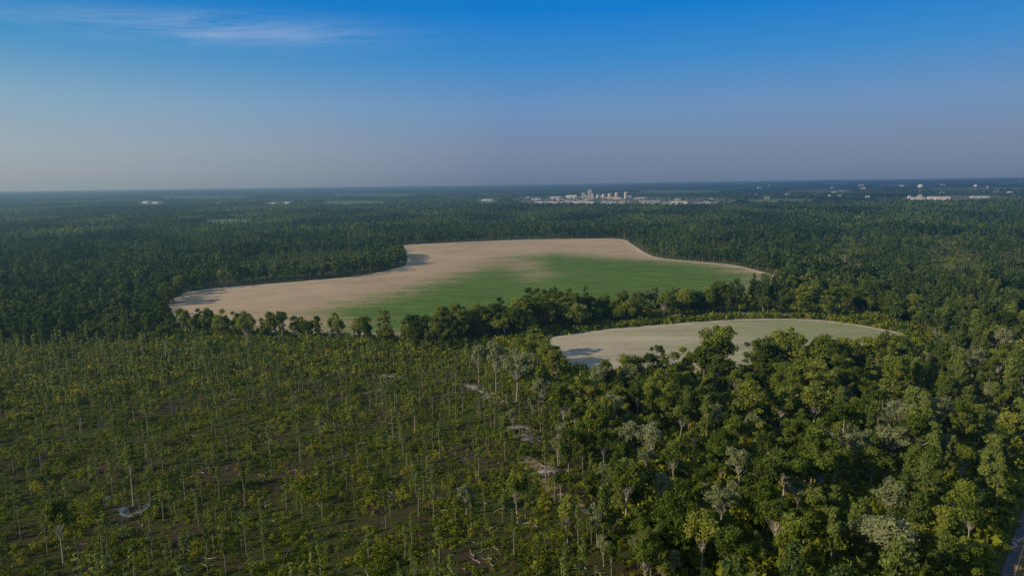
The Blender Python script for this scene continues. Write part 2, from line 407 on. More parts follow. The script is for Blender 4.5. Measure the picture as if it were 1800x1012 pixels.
sheet('yard_ground', YARD, .3, M_yard)
# wet sandy ditch at the lower left
m, nt = newmat('wet_pale_sand'); wnz = noise(nt, .35, 7, .75)
finish(nt, diffuse(nt, ramp(nt, wnz, [(.42, (.06, .065, .03)), (.56, (.14, .15, .15)), (.7, (.22, .24, .26))]))); M_wet = m
for i, p in enumerate([[(208, 898), (214, 888), (228, 896), (224, 904), (238, 900), (258, 884), (264, 887), (250, 901), (236, 908), (214, 907)], [(203, 920), (214, 915), (224, 928), (232, 938), (214, 944), (206, 936), (213, 929)], [(182, 972), (196, 962), (204, 964), (194, 978), (200, 988), (182, 1006), (172, 1004), (180, 990), (170, 982)], [(184, 873), (192, 871), (196, 879), (189, 884)]]):
    sheet('wet_sand', W(p, 4), .06, M_wet)
M_strip = plain('dry_grass_track', (.20, .155, .085), .5, .25)
sheet('dirt_track', W([(925, 800), (960, 822), (990, 868), (1080, 905), (1150, 918), (1160, 934), (1080, 918), (975, 878), (945, 842), (908, 808)], 4), .05, M_strip)

# ------------------------------------------------------------ candidate points
def grid(dmin, dmax, step, pxr=(-350, 2150), seed=1):
    r = np.random.default_rng(seed); xs = np.arange(-dmax, dmax, step); ys = np.arange(40, dmax, step)
    X, Y = np.meshgrid(xs, ys); X = X.ravel(); Y = Y.ravel()
    k = (np.abs(X) < Y*1.15+60); X, Y = X[k], Y[k]
    X = X+r.uniform(-.5, .5, len(X))*step; Y = Y+r.uniform(-.5, .5, len(X))*step
    D = np.hypot(X, Y); px, py = proj(X, Y)
    k = (D > dmin) & (D < dmax) & (px > pxr[0]) & (px < pxr[1]) & (py < 1120)
    return X[k], Y[k], px[k], py[k], D[k]
def zone(X, Y):
    z = np.zeros(len(X), int)
    z[inside(X, Y, CLEAR)] = 1; z[inside(X, Y, WOOD)] = 2; z[inside(X, Y, STAND)] = 3; z[inside(X, Y, OPENR) | inside(X, Y, OPEN2)] = 4
    z[inside(X, Y, NOTREE)] = 7
    for p in [BIG, SMALL, PATH]+FARF: z[inside(X, Y, p)] = 9
    z[inside(X, Y, YARD)] = 8
    return z
ra, rb = np.array(at(1759, 1012)), np.array(at(1800, 893)); rd = (rb-ra)/np.linalg.norm(rb-ra); rn = np.array([rd[1], -rd[0]])
def rail_off(X, Y): return (X-ra[0])*rn[0]+(Y-ra[1])*rn[1]

MID = Mass()
T1 = [template('broad', 2300, .46, 300+i, True, 4) for i in range(6)]+[template('tall', 1700, .43, 310+i, True, 4) for i in range(5)]
T1p = [template('pine', 1200, .42, 320+i, False, 4) for i in range(3)]
T2 = [template('broad', 240, 1.0, 330+i, False, 3) for i in range(6)]+[template('tall', 170, .95, 340+i, False, 3) for i in range(4)]
T2p = [template('pine', 130, .85, 350+i, False, 3) for i in range(5)]
T3 = [template('broad', 38, 2.1, 360+i, False, 3) for i in range(6)]+[template('tall', 26, 2.0, 370+i, False, 3) for i in range(2)]+[template('pine', 26, 1.6, 380+i, False, 3) for i in range(2)]

# woodland on the right
X, Y, px, py, D = grid(120, 560, 7.8, seed=3); z = zone(X, Y)
k = (z == 2) & (rail_off(X, Y) < -3.5) & (wn(X, Y, 60, 5) > -1.1); X, Y, px, py, D = X[k], Y[k], px[k], py[k], D[k]
k = ~((px < 1230) & (py > 800) & (rng.random(len(px)) < .35)); X, Y, px, py, D = X[k], Y[k], px[k], py[k], D[k]
vis = (px > -30) & (px < 1830) & (py > 300) & (py < 1085)
order = np.argsort(np.where(vis, D, 1e9)); n_ind = min(520, int(vis.sum()))
ind, rest = order[:n_ind], order[n_ind:]
lab = {'broad': ('broadleaf_tree', 'round crowned green tree packed in the woodland at lower right', 'round crowned trees of the lower right woodland'),
       'tall': ('tall_tree', 'tall narrow crowned green tree packed in the woodland at lower right', 'tall narrow trees of the lower right woodland'),
       'pine': ('pine_tree', 'green pine among broadleaf trees in the woodland at lower right', 'pines of the lower right woodland'),
       'sparse': ('thin_crowned_tree', 'thin crowned tree with pale limbs showing in the lower right woodland', 'thin crowned trees of the lower right woodland')}
for i in ind:
    q = random.random(); near_rail = rail_off(X[i:i+1], Y[i:i+1])[0] > -45
    edge = px[i] < 1260 and py[i] > 780
    kind = 'pine' if (near_rail and q < .6) or q < .12 else ('broad' if q < .40 else 'tall' if q < .64 else 'sparse')
    if edge and q > .3: kind = 'sparse'
    t = random.choice((SP2 if random.random() < .62 else HI['sparse']) if kind == 'sparse' else HI[kind]); sc = random.choice([random.uniform(.42, .75), random.uniform(.7, 1.0), random.uniform(.95, 1.28)])*(1.0 if kind != 'pine' else .85)
    if edge: sc *= .8
    nm, lb, gr = lab[kind]; tree(nm, t, X[i], Y[i], sc, lb, gr, wide=random.uniform(.8, 1.3))
MID.add(scatter(T1+T1p[:2], X[rest], Y[rest], rng.uniform(.5, 1.2, len(rest)), rng.uniform(-.1, .4, len(rest))))

# thin young pines on the cutover
X, Y, px, py, D = grid(120, 620, 4.3, seed=4); z = zone(X, Y)
dens = .26+.26*wn(X, Y, 50, 8)+.14*wn(X, Y, 14, 9)
dens += np.where(px < 380, .08, 0)+np.where((py > 620) & (py < 700) & (px < 500), .2, 0)
k = (z == 1) & (rng.random(len(X)) < dens); X, Y, px, py, D = X[k], Y[k], px[k], py[k], D[k]
vis = (px > -20) & (px < 1820) & (py < 1050); print('thin pines', len(X), vis.sum())
order = np.argsort(np.where(vis, D, 1e9)); ind, rest = order[:520], list(order[520:])
cnt = dict(thin=0, whip=0)
for i in ind:
    kind = 'thin' if random.random() < .56 else 'whip'
    if cnt[kind] >= 290: rest.append(i); continue
    cnt[kind] += 1
    if kind == 'thin': tree('young_pine', random.choice(HI[kind]), X[i], Y[i], random.uniform(.5, 1.15), 'slender young pine with a small tufted top standing on the cutover ground', 'slender young pines on the cutover')
    else: tree('sapling', random.choice(HI[kind]), X[i], Y[i], random.uniform(.5, 1.2), 'whippy leafy sapling on the cutover ground', 'saplings on the cutover')
TH = [template('thin', 230, .32, 400+i, False, 3) for i in range(6)]+[template('whip', 100, .27, 410+i, False, 3) for i in range(4)]
rest = np.array(rest)
YM = Mass(); YM.add(scatter(TH, X[rest], Y[rest], rng.uniform(.6, 1.2, len(rest)), rng.uniform(-.15, .3, len(rest))))
YM.build('young_pine_stand', [M_mneedle, M_stem], label='far slender pines scattered over the back of the cutover clearing', cat='trees')

# forest elsewhere, near and middle distance
X, Y, px, py, D = grid(150, 620, 8.2, seed=5); z = zone(X, Y)
gap = inside(X, Y, W([(780, 606), (900, 560), (1000, 556), (1480, 540), (1560, 572), (1500, 600), (1300, 565), (1060, 582), (950, 606), (1000, 690), (1000, 760), (880, 650)], 3))
k = (z == 0) & ~gap & (rail_off(X, Y) < -4) & ((px < 300) | (py < 560) | (px > 1500)); a, b = X[k], Y[k]
nn = wn(a, b, 90, 11); MID.add(scatter(T1+T1p, a, b, rng.uniform(.5, 1.05, len(a)), np.clip(.04+.2*nn+rng.uniform(-.18, .2, len(a)), -.4, .45)))
X, Y, px, py, D = grid(620, 1250, 9.4, seed=6); z = zone(X, Y); nn = wn(X, Y, 120, 12)+.6*wn(X, Y, 340, 17)
k = (z == 0) & (rng.random(len(X)) < .96); a, b = X[k], Y[k]; n_ = nn[k]
pn = wn(a, b, 260, 13) > .35
MID.add(scatter(T2, a[~pn], b[~pn], rng.uniform(.45, 1.25, (~pn).sum()), np.clip(-.08+.22*n_[~pn]+rng.uniform(-.16, .16, (~pn).sum()), -.42, .45)))
MID.add(scatter(T2p+T2[:2], a[pn], b[pn], rng.uniform(.5, 1.05, pn.sum()), np.clip(.02+.2*n_[pn]+rng.uniform(-.15, .15, pn.sum()), -.4, .45)))
k = (z == 4) & (rng.random(len(X)) < .34+.60*wn(X, Y, 80, 19)); a, b = X[k], Y[k]
MID.add(scatter(T2p[:2]+T2, a, b, rng.uniform(.4, 1.0, len(a)), rng.uniform(-.25, .2, len(a))))
X, Y, px, py, D = grid(400, 1300, 6.5, seed=16); z = zone(X, Y)
k = (z == 3) & (np.sin(X*.35+Y*.12) > -.5) & (rng.random(len(X)) < .8); a, b = X[k], Y[k]
MID.add(scatter(T2p, a, b, rng.uniform(.35, .62, len(a)), rng.uniform(-.05, .3, len(a))))
X, Y, px, py, D = grid(1250, 2300, 12.0, seed=7); z = zone(X, Y); nb = wn(X, Y*.5, 260, 21); k = ((z == 0) | (z == 4)) & (nb > -1.1); a, b = X[k], Y[k]
MID.add(scatter(T3, a, b, rng.uniform(.7, 1.2, len(a))*np.clip(1+.25*wn(a, b, 150, 41), .6, 1.35), np.clip(-.05+.34*wn(a, b*.6, 280, 14)+rng.uniform(-.12, .12, len(a)), -.42, .5)))
# far country out to the horizon
Rk = []; q = 2300.0
while q < 32000: Rk.append(q); q *= 1.013
xs, ys, ss, ws = [], [], [], []
for q in Rk:
    n = 470; th = rng.uniform(-.88, .88, n); dd = q*rng.uniform(.99, 1.01, n)
    xs.append(dd*np.sin(th)); ys.append(dd*np.cos(th)); ss.append(np.full(n, 1.0)); ws.append(np.full(n, max(1.4, q*.0036/10)))
X, Y, sc, wd = map(np.concatenate, (xs, ys, ss, ws)); z = zone(X, Y); fld = wn(X*1.0, Y*.45, 700, 31)
k = ((z != 9) & (z != 8) & (fld > -.7)) | ((z == 8) & (rng.random(len(X)) < .22)); X, Y, sc, wd, z = X[k], Y[k], sc[k], wd[k], z[k]
sc = sc*np.where(z == 8, .7, 1.0)
T4 = []
for t in [template('broad', 18, 2.7, 390+i, False, 3) for i in range(6)]:
    t['BV'] = np.zeros((0, 3)); T4.append(t)
MID.add(scatter(T4, X, Y, sc*rng.uniform(.6, 1.2, len(X))*np.clip(1+.25*wn(X, Y*.6, 600, 42), .6, 1.4), np.clip(.0+.42*wn(X, Y*.5, 900, 15)+rng.uniform(-.14, .14, len(X)), -.42, .58), wide=wd))
MID.build('forest', [M_mass, M_bark], label='dense green forest stretching from the field edges to the horizon', cat='forest')

# ------------------------------------------------------------ undergrowth
def shrub_t(n, s, seed, h=1.0):
    r = np.random.default_rng(seed); lobes = [(r.uniform(-.7, .7), r.uniform(-.7, .7), .32*h, r.uniform(.35, .75)) for _ in range(4)]
    V, t = leaves(lobes, n, s, r, h); V[:, 2] = np.maximum(V[:, 2], .03); t = .42+(t-.42)*.6; return dict(LV=V, LT=t, BV=np.zeros((0, 3)), BT=None)
SH = [shrub_t(90, .19, 500+i, random.uniform(.8, 1.4)) for i in range(7)]; SH2 = [shrub_t(24, .38, 520+i, 1.1) for i in range(5)]
U = Mass()
X, Y, px, py, D = grid(125, 330, 1.75, seed=9); z = zone(X, Y); nn = wn(X, Y, 30, 33)+.7*wn(X, Y, 10, 34)
row = np.sin((X*.55+Y*.83)*.9)
k = (z == 1) & (nn+.35*row+rng.uniform(-.8, .8, len(X)) > -.32); a, b = X[k], Y[k]
U.add(scatter(SH, a, b, rng.uniform(.45, 1.0, len(a))*np.clip(1.2+.5*wn(a, b, 16, 44), .6, 2.0), np.clip(.03+.24*wn(a, b, 24, 35)+rng.uniform(-.2, .24, len(a)), -.4, .50)))
X, Y, px, py, D = grid(330, 560, 2.7, seed=10); z = zone(X, Y)
k = (z == 1) & (wn(X, Y, 34, 33)+rng.uniform(-.8, .8, len(X)) > -.65); a, b = X[k], Y[k]
U.add(scatter(SH2+SH[:2], a, b, rng.uniform(.8, 2.1, len(a)), np.clip(.08+.24*wn(a, b, 30, 36)+rng.uniform(-.25, .3, len(a)), -.4, .5)))
X, Y, px, py, D = grid(125, 620, 3.4, seed=11); z = zone(X, Y); k = ((z == 2) | (z == 0) | (z == 7)) & (rail_off(X, Y) < -1.0) & (rng.random(len(X)) < .92); a, b = X[k], Y[k]
U.add(scatter(SH2+SH[:3], a, b, rng.uniform(1.2, 3.2, len(a)), np.clip(.04+.15*wn(a, b, 30, 37)+rng.uniform(-.15, .2, len(a)), -.4, .5)))
X, Y, px, py, D = grid(500, 1300, 7, seed=12); z = zone(X, Y); k = ((z == 4) | (z == 3)) & (rng.random(len(X)) < .55); a, b = X[k], Y[k]
U.add(scatter(SH2, a, b, rng.uniform(1.2, 2.8, len(a)), rng.uniform(-.25, .15, len(a))))
U.build('undergrowth', [M_shrub, M_bark], label='yellow green shrubs and brambles covering the cutover ground and forest floor', cat='shrubs')

# ------------------------------------------------------------ tree lines between the fields
def line(pts, gap_, smin, smax, label, group, name='broadleaf_tree', kinds=('broad',), rows=1, jit=4, wd=(.85, 1.3)):
    P = [np.array(at(*p)) for p in pts]
    for r_ in range(rows):
        carry = random.uniform(0, gap_)
        for a, b in zip(P[:-1], P[1:]):
            L = np.linalg.norm(b-a); s_ = carry
            while s_ < L:
                p = a+(b-a)*s_/L+rng.uniform(-jit, jit, 2)+np.array([0, r_*7.0]); kd = random.choice(kinds)
                tree(name, random.choice(SP2 if kd == 'sparse' else HI[kd]), p[0], p[1], random.uniform(smin, smax)*(.86 if kd == 'tall' else 1), label, group, wide=random.uniform(*wd)); s_ += gap_*random.uniform(.4, 1.6)
            carry = s_-L
line([(280, 580), (340, 588), (430, 594), (520, 596), (620, 600), (700, 604), (770, 606)], 4.6, .8, 1.3, 'dark slim tree in the row between the big field and the clearing', 'trees in the row below the big field', kinds=('broad', 'broad', 'sparse', 'tall'), jit=4.5, wd=(.7, 1.1))
line([(775, 604), (830, 598), (905, 592)], 5.5, .8, 1.4, 'dark bushy tree in the clump at the near corner of the big field', 'trees in the clump at the big field corner', rows=4, kinds=('broad', 'tall', 'sparse'))
line([(905, 594), (945, 582), (1015, 577)], 6, 1.05, 1.65, 'tall dark tree in the high clump between the two fields', 'trees in the high clump between the fields', kinds=('broad', 'tall', 'broad'), rows=4)
line([(1025, 570), (1100, 565), (1200, 558)], 5.0, .8, 1.5, 'dark green tree in the row directly above the small field', 'trees in the row above the small field', kinds=('broad', 'tall', 'broad', 'sparse'), jit=6)
line([(1205, 556), (1300, 554), (1400, 555), (1480, 560)], 4.5, .8, 1.5, 'dark green tree in the row along the pale track right of the big field', 'trees in the row along the pale track', kinds=('broad', 'broad', 'tall', 'sparse'), rows=1, jit=6)
line([(1390, 518), (1450, 530), (1510, 550), (1580, 566), (1660, 582)], 8, .9, 1.25, 'dark tree on the wood edge at the right end of the small field', 'trees at the right end of the small field', kinds=('broad', 'tall'), rows=2)
line([(290, 541), (325, 510), (440, 493), (560, 485), (650, 475), (702, 464)], 7, .7, 1.2, 'dark tree on the wood edge along the left side of the big field', 'trees along the left edge of the big field', kinds=('broad', 'broad', 'tall'), rows=1, jit=3)
line([(690, 466), (702, 458), (694, 448)], 8, 1.0, 1.4, 'round dark tree on the point of wood in the big field left notch', 'trees on the point of wood at the notch', kinds=('broad',), rows=1, jit=3, wd=(1.1, 1.4))
line([(930, 622), (948, 650), (985, 672)], 5, .7, 1.2, 'tree on the bank at the left end of the small field', 'trees at the left end of the small field', kinds=('tall', 'broad', 'sparse'), rows=1, jit=3)

# ------------------------------------------------------------ single trees one can point at
def hero(px_, base, top, kind, label, name='broadleaf_tree', wide=1.0, pale=False):
    x, y = at(px_, base); dd = math.sqrt(x*x+y*y+H*H); hm = (base-top)*dd/F/math.cos(math.atan2(H, math.hypot(x, y)))
    ts = (HI['sparse'] if pale else SP2) if kind == 'sparse' else HI[kind]; t = random.choice(ts)
    tree(name, t, x, y, hm/(t['h']*.98), label, None, wide=wide)
hero(1262, 668, 572, 'broad', 'biggest round green tree standing up against the small field', wide=.95)
hero(1238, 672, 600, 'broad', 'green tree just left of the biggest tree at the small field')
hero(1384, 668, 578, 'broad', 'second big round green tree in front of the right half of the small field')
hero(1440, 670, 592, 'broad', 'round green tree right of the second big tree in front of the small field')
hero(1330, 672, 602, 'tall', 'green tree between the two big trees before the small field', wide=1.3)
hero(1352, 668, 594, 'broad', 'green tree touching the left side of the second big tree')
hero(1488, 662, 592, 'broad', 'green tree halfway between the second big tree and the right tip of the small field')
hero(1530, 658, 592, 'broad', 'round green tree below the right tip of the small field')
hero(1205, 690, 618, 'tall', 'narrow green tree at the middle of the near edge of the small field')
hero(1110, 700, 622, 'broad', 'dark round tree at the lower left corner of the small field')
hero(1150, 700, 615, 'tall', 'tall tree just right of the small field lower left corner')
hero(1060, 712, 640, 'broad', 'bushy dark tree below the left tip of the small field', wide=1.1)
hero(968, 660, 606, 'broad', 'small dark round tree at the left tip of the small field', wide=1.25)
hero(842, 672, 596, 'sparse', 'leftmost of the pale thin crowned trees at the top of the clearing', 'pale_tree', .7, True)
hero(872, 690, 590, 'sparse', 'tall pale thin crowned tree second from left above the brush pile', 'pale_tree', .75, True)
hero(908, 705, 606, 'sparse', 'widest pale grey tree with bare limbs at the clearing edge', 'pale_tree', 1.1, True)
hero(952, 730, 650, 'sparse', 'pale tree just right of the widest pale grey tree', 'pale_tree', .8, True)
hero(990, 775, 670, 'sparse', 'pale limbed tall tree on the woodland corner', 'pale_tree', .8)
hero(1022, 742, 655, 'tall', 'leafy tree on the woodland corner beside a pale limbed one')
hero(740, 617, 552, 'broad', 'dark flat topped tree standing forward of the tree row')
hero(790, 622, 570, 'tall', 'light green slim tree at the right end of the tree row')
hero(434, 612, 552, 'sparse', 'open crowned tree standing forward of the row on the left')
hero(292, 628, 570, 'sparse', 'slim tree with light stem at the left end of the row')
hero(910, 920, 828, 'sparse', 'lone light green tree with forked trunk in the lower middle of the clearing', wide=.75)
hero(235, 888, 800, 'thin', 'lone taller pine standing above the wet sand at lower left', 'young_pine', 1.5)
hero(112, 990, 888, 'sparse', 'lone small crowned tree at the lower left corner', wide=.6)
hero(1100, 920, 812, 'sparse', 'tall light green tree with white limbs near the dirt track end', wide=.9)
hero(998, 960, 872, 'sparse', 'thin bare looking tree at the bottom middle beside the dirt track', wide=.7)
hero(1185, 990, 872, 'broad', 'green tree with curved trunk at the left edge of the lower woodland', wide=.85)
hero(1232, 1008, 905, 'sparse', 'leaning open tree at the bottom edge of the woodland')
hero(1340, 920, 815, 'sparse', 'light green open tree in the middle of the lower woodland')
hero(1462, 870, 780, 'sparse', 'light tree with white limbs just below the dead tree')
hero(1620, 890, 790, 'sparse', 'pale limbed green tree in the right part of the woodland')
spots = [(1000, 830, 'tall'), (985, 880, 'sparse'), (1040, 880, 'tall'), (950, 760, 'sparse'), (1050, 960, 'sparse'), (1020, 800, 'broad'), (960, 700, 'tall'), (1130, 985, 'tall'), (945, 985, 'sparse'), (1075, 1010, 'sparse'), (1000, 730, 'broad'), (1060, 860, 'sparse'), (935, 735, 'sparse'), (820, 905, 'sparse'), (1035, 770, 'sparse'), (1075, 800, 'sparse'), (1010, 760, 'sparse'), (1090, 860, 'tall'), (1060, 750, 'sparse'), (1100, 770, 'sparse'), (1080, 730, 'tall')]
for i in range(34):
    b = random.uniform(700, 1040); a = 940+(b-700)*.62+random.gauss(0, 42); spots.append((a, b, random.choice(['sparse', 'sparse', 'sparse', 'tall', 'pine'])))
for (a, b, kd) in spots:
    x, y = at(a, b); tree('thin_crowned_tree', random.choice((HI['sparse'] if random.random() < .5 else SP2) if kd == 'sparse' else HI[kd]), x, y, random.uniform(.45, .88), 'scattered tree on the strip between the clearing and the woodland', 'scattered trees between clearing and woodland', wide=random.uniform(.7, .95))

# dead trees
def dead_tree(px_, base, top, label, seed):
    r = np.random.default_rng(seed); x, y = at(px_, base); dd = math.sqrt(x*x+y*y+H*H); hm = (base-top)*dd/F/math.cos(math.atan2(H, math.hypot(x, y)))
    e_ = bpy.data.objects.new('dead_tree', None); C.objects.link(e_); e_.location = (x, y, 0)
    tp = [(0, 0, -.3), (r.uniform(-.3, .3), 0, hm*.35), (r.uniform(-.5, .5), r.uniform(-.4, .4), hm*.65), (r.uniform(-.6, .6), 0, hm)]
    v, t = tube(tp, [.36, .28, .18, .05], 6); link('trunk', np_mesh('trunk', v, t, [M_dead]), e_)
    for i in range(9):
        zb = hm*r.uniform(.4, .85); a = r.uniform(0, 6.28); L = hm*r.uniform(.14, .26)*(1.2-zb/hm*.4); parts = []
        end = np.array([math.cos(a)*L, math.sin(a)*L, zb+L*r.uniform(.6, 1.2)]); parts.append(tube(bend((0, 0, zb), end, r, 4, .14), [.13, .10, .08, .06, .02], 4))
        for _ in range(5):
            f_ = r.uniform(.4, .95); s0 = np.array([0, 0, zb])*(1-f_)+end*f_; dv = rdirs(1, r)[0]; dv[2] = abs(dv[2]); parts.append(tube([s0, s0+dv*L*.35], [.05, .02], 3))
        v, t = merge(parts); link('limb', np_mesh('limb', v, t, [M_dead]), e_)
    return tag(e_, label, 'dead tree')
dead_tree(1474, 842, 752, 'bleached dead tree with forked bare limbs rising from the lower right woodland', 1)
dead_tree(1548, 800, 718, 'grey dead tree right of and behind the most forked dead tree', 2)
dead_tree(1503, 778, 728, 'short dead tree top behind the forked dead tree', 3)
dead_tree(1484, 478, 452, 'far white dead tree left in the open wood right of the big field', 4)
dead_tree(1533, 486, 462, 'far white dead tree right in the open wood right of the big field', 5)
dead_tree(1648, 640, 588, 'bare pale tree standing at the right above the woodland', 6)
dead_tree(1575, 775, 712, 'slim bare tree in the shade at the right of the woodland', 7)
dead_tree(437, 484, 458, 'pale dead tree beside the thinned stand left of the big field', 8)

# brush piles, logs
def pile(px_, py_, w, l, ang, n, label, seed):
    r = np.random.default_rng(seed); x, y = at(px_, py_); parts = []
    for i in range(n):
        u, v_ = np.clip(r.normal(0, .4, 2), -1, 1); c0 = np.array([u*l, v_*w, r.uniform(.3, 1.4)*(1-abs(u)*.5)]); dv = rdirs(1, r)[0]; dv[2] *= .25; q = r.uniform(1, 3.0)
        parts.append(tube([c0-dv*q, c0+dv*q*.3+r.normal(0, .1, 3), c0+dv*q], [.11, .09, .03], 4))
    v, t = merge(parts); v[:, 2] = np.maximum(v[:, 2], .05); o = link('brush_pile', np_mesh('brush_pile', v, t, [M_dead])); o.location = (x, y, 0); o.rotation_euler = (0, 0, ang); tag(o, label, 'brush pile')
pile(838, 686, 3, 11, -.9, 130, 'long heap of bleached branches below the pale trees', 1)
pile(868, 706, 3, 8, -.7, 100, 'heap of bleached branches just below the longest heap', 2)
pile(910, 755, 3, 6, -.2, 100, 'heap of grey branches in the middle of the clearing edge', 3)
pile(962, 832, 3.5, 5, .2, 110, 'round heap of bleached branches at the end of the dirt track', 4)
pile(925, 772, 2.5, 5, -.5, 70, 'low heap of branches right below the middle heap', 5)
pile(690, 665, 2, 9, -.3, 60, 'thin scatter of branches at the back of the clearing', 6)
LG = []
for i in range(5):
    v, t = tube(bend((-1, 0, 0), (1, 0, 0), np.random.default_rng(i), 4, .1), [.05, .045, .04, .03, .015], 5); LG.append(np_mesh('fallen_log', v, t, [M_dead]))
n = 0
while n < 200:
    a, b = random.uniform(120, 1060), random.uniform(650, 1010); x, y = at(a, b)
    if not inside(np.array([x]), np.array([y]), CLEAR)[0] or wn(np.array([x]), np.array([y]), 30, 33)[0] > .25: continue
    o = link('fallen_log', random.choice(LG)); s_ = random.uniform(.8, 2.6); o.scale = (s_, 2.2, 2.2); o.location = (x, y, random.uniform(.2, .5)); o.rotation_euler = (0, random.uniform(-.08, .08), random.uniform(0, 3.14))
    tag(o, 'bleached fallen log lying on the bare ground of the clearing', 'log', 'fallen logs on the clearing'); n += 1

# ------------------------------------------------------------ railway in the lower right corner
M_bal = plain('dark_ballast', (.07, .075, .085), .4, 1.5); M_rail = plain('worn_steel', (.34, .33, .32), .15, 1); M_sleep = plain('timber_sleeper', (.24, .16, .06), .35, 1.2)
def strip(name, o0, o1, z, s0, s1, mat, parent=None, th=None):
    p = [ra+rn*o0+rd*s0, ra+rn*o1+rd*s0, ra+rn*o1+rd*s1, ra+rn*o0+rd*s1]; bm = bmesh.new()
    if th is None: vs = [bm.verts.new((q[0], q[1], z)) for q in p]; bm.faces.new(vs)
    else:
        lo = [bm.verts.new((q[0], q[1], z-th)) for q in p]; hi = [bm.verts.new((q[0], q[1], z)) for q in p]; bm.faces.new(hi)
        for i in range(4): bm.faces.new((lo[i], lo[(i+1) % 4], hi[(i+1) % 4], hi[i]))
    bmesh.ops.recalc_face_normals(bm, faces=bm.faces[:])
    me = bpy.data.meshes.new(name); bm.to_mesh(me); bm.free(); me.materials.append(mat); return link(name, me, parent)
tag(strip('railway_bed', .0, 14, .5, -60, 420, M_bal, th=.6), kind='structure')
tr = bpy.data.objects.new('railway_track', None); C.objects.link(tr); tag(tr, 'railway track with timber sleepers and two rails in the lower right corner', 'railway track')
def track(o):
    strip('rail', o, o+.14, .86, -60, 420, M_rail, tr, .17); strip('rail', o+1.5, o+1.64, .86, -60, 420, M_rail, tr, .17)
track(2.4)
for i in range(90): strip('sleeper', 1.85, 4.6, .68, -12+i*.75, -12+i*.75+.3, M_sleep, tr, .15)

# ------------------------------------------------------------ works, silos, water towers and sheds far off
M_white = plain('white_metal_wall', (.74, .65, .54), .08, .05); M_tan = plain('tan_wall', (.60, .41, .25), .1, .05); M_roof = plain('pale_roof', (.50, .46, .41), .1, .05)
M_groof = plain('grey_roof', (.28, .28, .28), .15, .05); M_conc = plain('concrete', (.56, .46, .34), .12, .1); M_glass = plain('dark_glass', (.04, .05, .06), .1, .1)
def box_bm(bm, x0, x1, y0, y1, z0, z1):
    v = [bm.verts.new((x, y, z)) for z in (z0, z1) for x, y in ((x0, y0), (x1, y0), (x1, y1), (x0, y1))]
    for f in ((3, 2, 1, 0), (4, 5, 6, 7), (0, 1, 5, 4), (1, 2, 6, 5), (2, 3, 7, 6), (3, 0, 4, 7)): bm.faces.new([v[i] for i in f])
def bobj(name, bm, mat, parent): me = bpy.data.meshes.new(name); bm.to_mesh(me); bm.free(); me.materials.append(mat); return link(name, me, parent)
def box(name, mat, parent, *a): bm = bmesh.new(); box_bm(bm, *a); return bobj(name, bm, mat, parent)
def root(name, px_, base, label, cat, group=None, rz=0):
    x, y = at(px_, base); e_ = bpy.data.objects.new(name, None); C.objects.link(e_); e_.location = (x, y, 0); e_.rotation_euler = (0, 0, rz); tag(e_, label, cat, group); return e_, math.hypot(x, y)
def shed(x0, x1, base, top, label, mw=None, mr=None, depth=30, flat=False, name='warehouse', rz=-.25, group=None):
    e_, dd = root(name, (x0+x1)/2, base+1.2, label, 'building', group, rz); w = (x1-x0)*dd/F/2*.92; h = max(7, (base+1.0-top)*dd/F*.9); eh = h if flat else h*.72
    mw = mw or M_white; mr = mr or M_roof
    box('wall', mw, e_, -w, w, 0, depth, 0, eh-.5)
    bm = bmesh.new()
    if flat: box_bm(bm, -w-.6, w+.6, -.6, depth+.6, eh-.49, eh+.5)
    else:
        P = [(-w-1, -1, eh-.4), (w+1, -1, eh-.4), (w+1, depth/2, h), (-w-1, depth/2, h), (-w-1, depth+1, eh-.4), (w+1, depth+1, eh-.4)]; v = [bm.verts.new(p) for p in P]
        for f in ((0, 1, 2, 3), (3, 2, 5, 4), (0, 3, 4), (1, 5, 2), (0, 4, 5, 1)): bm.faces.new([v[i] for i in f])
    bobj('roof', bm, mr, e_)
    nd_ = max(2, int(w/9))
    for i in range(nd_):
        cx = -w+(i+.5)*2*w/nd_; box('door', M_groof, e_, cx-2.6, cx+2.6, -.15, -.01, 0, min(6, eh*.6))
        if w > 12: box('window', M_glass, e_, cx+4, cx+8, -.12, -.01, eh*.55, eh*.55+2)
def silo(px_, base, top, wpx, label, mat=None, group=None):
    e_, dd = root('silo', px_, base+2.5, label, 'silo', group); r_ = wpx*dd/F/2; h = (base+2.5-top)*dd/F; mat = mat or M_conc
    bm = bmesh.new(); bmesh.ops.create_cone(bm, cap_ends=True, segments=20, radius1=r_, radius2=r_, depth=h*.88, matrix=Matrix.Translation((0, 0, h*.44))); bobj('tank_wall', bm, mat, e_)
    bm = bmesh.new(); bmesh.ops.create_cone(bm, cap_ends=True, segments=20, radius1=r_*1.04, radius2=r_*.15, depth=h*.12, matrix=Matrix.Translation((0, 0, h*.942))); bobj('roof', bm, M_roof, e_)
    box('ladder', M_groof, e_, -.4, .4, -r_-.5, -r_-.05, 0, h*.88)
def elevator(px_, base, top, wpx, label, mat=None):
    e_, dd = root('grain_elevator', px_, base+2.5, label, 'grain elevator'); w = wpx*dd/F/2; h = (base+2.5-top)*dd/F
    box('tower', mat or M_conc, e_, -w, w, 0, w*2, 0, h*.86); box('headhouse', M_roof, e_, -w*.7, w*.7, w*.3, w*1.7, h*.863, h)
    for i in range(4): box('window', M_glass, e_, -w*.5, w*.5, -.12, -.01, h*(.15+.18*i), h*(.15+.18*i)+2)
    box('side_bin', M_white, e_, w+.05, w*1.9, 0, w*1.8, 0, h*.6)
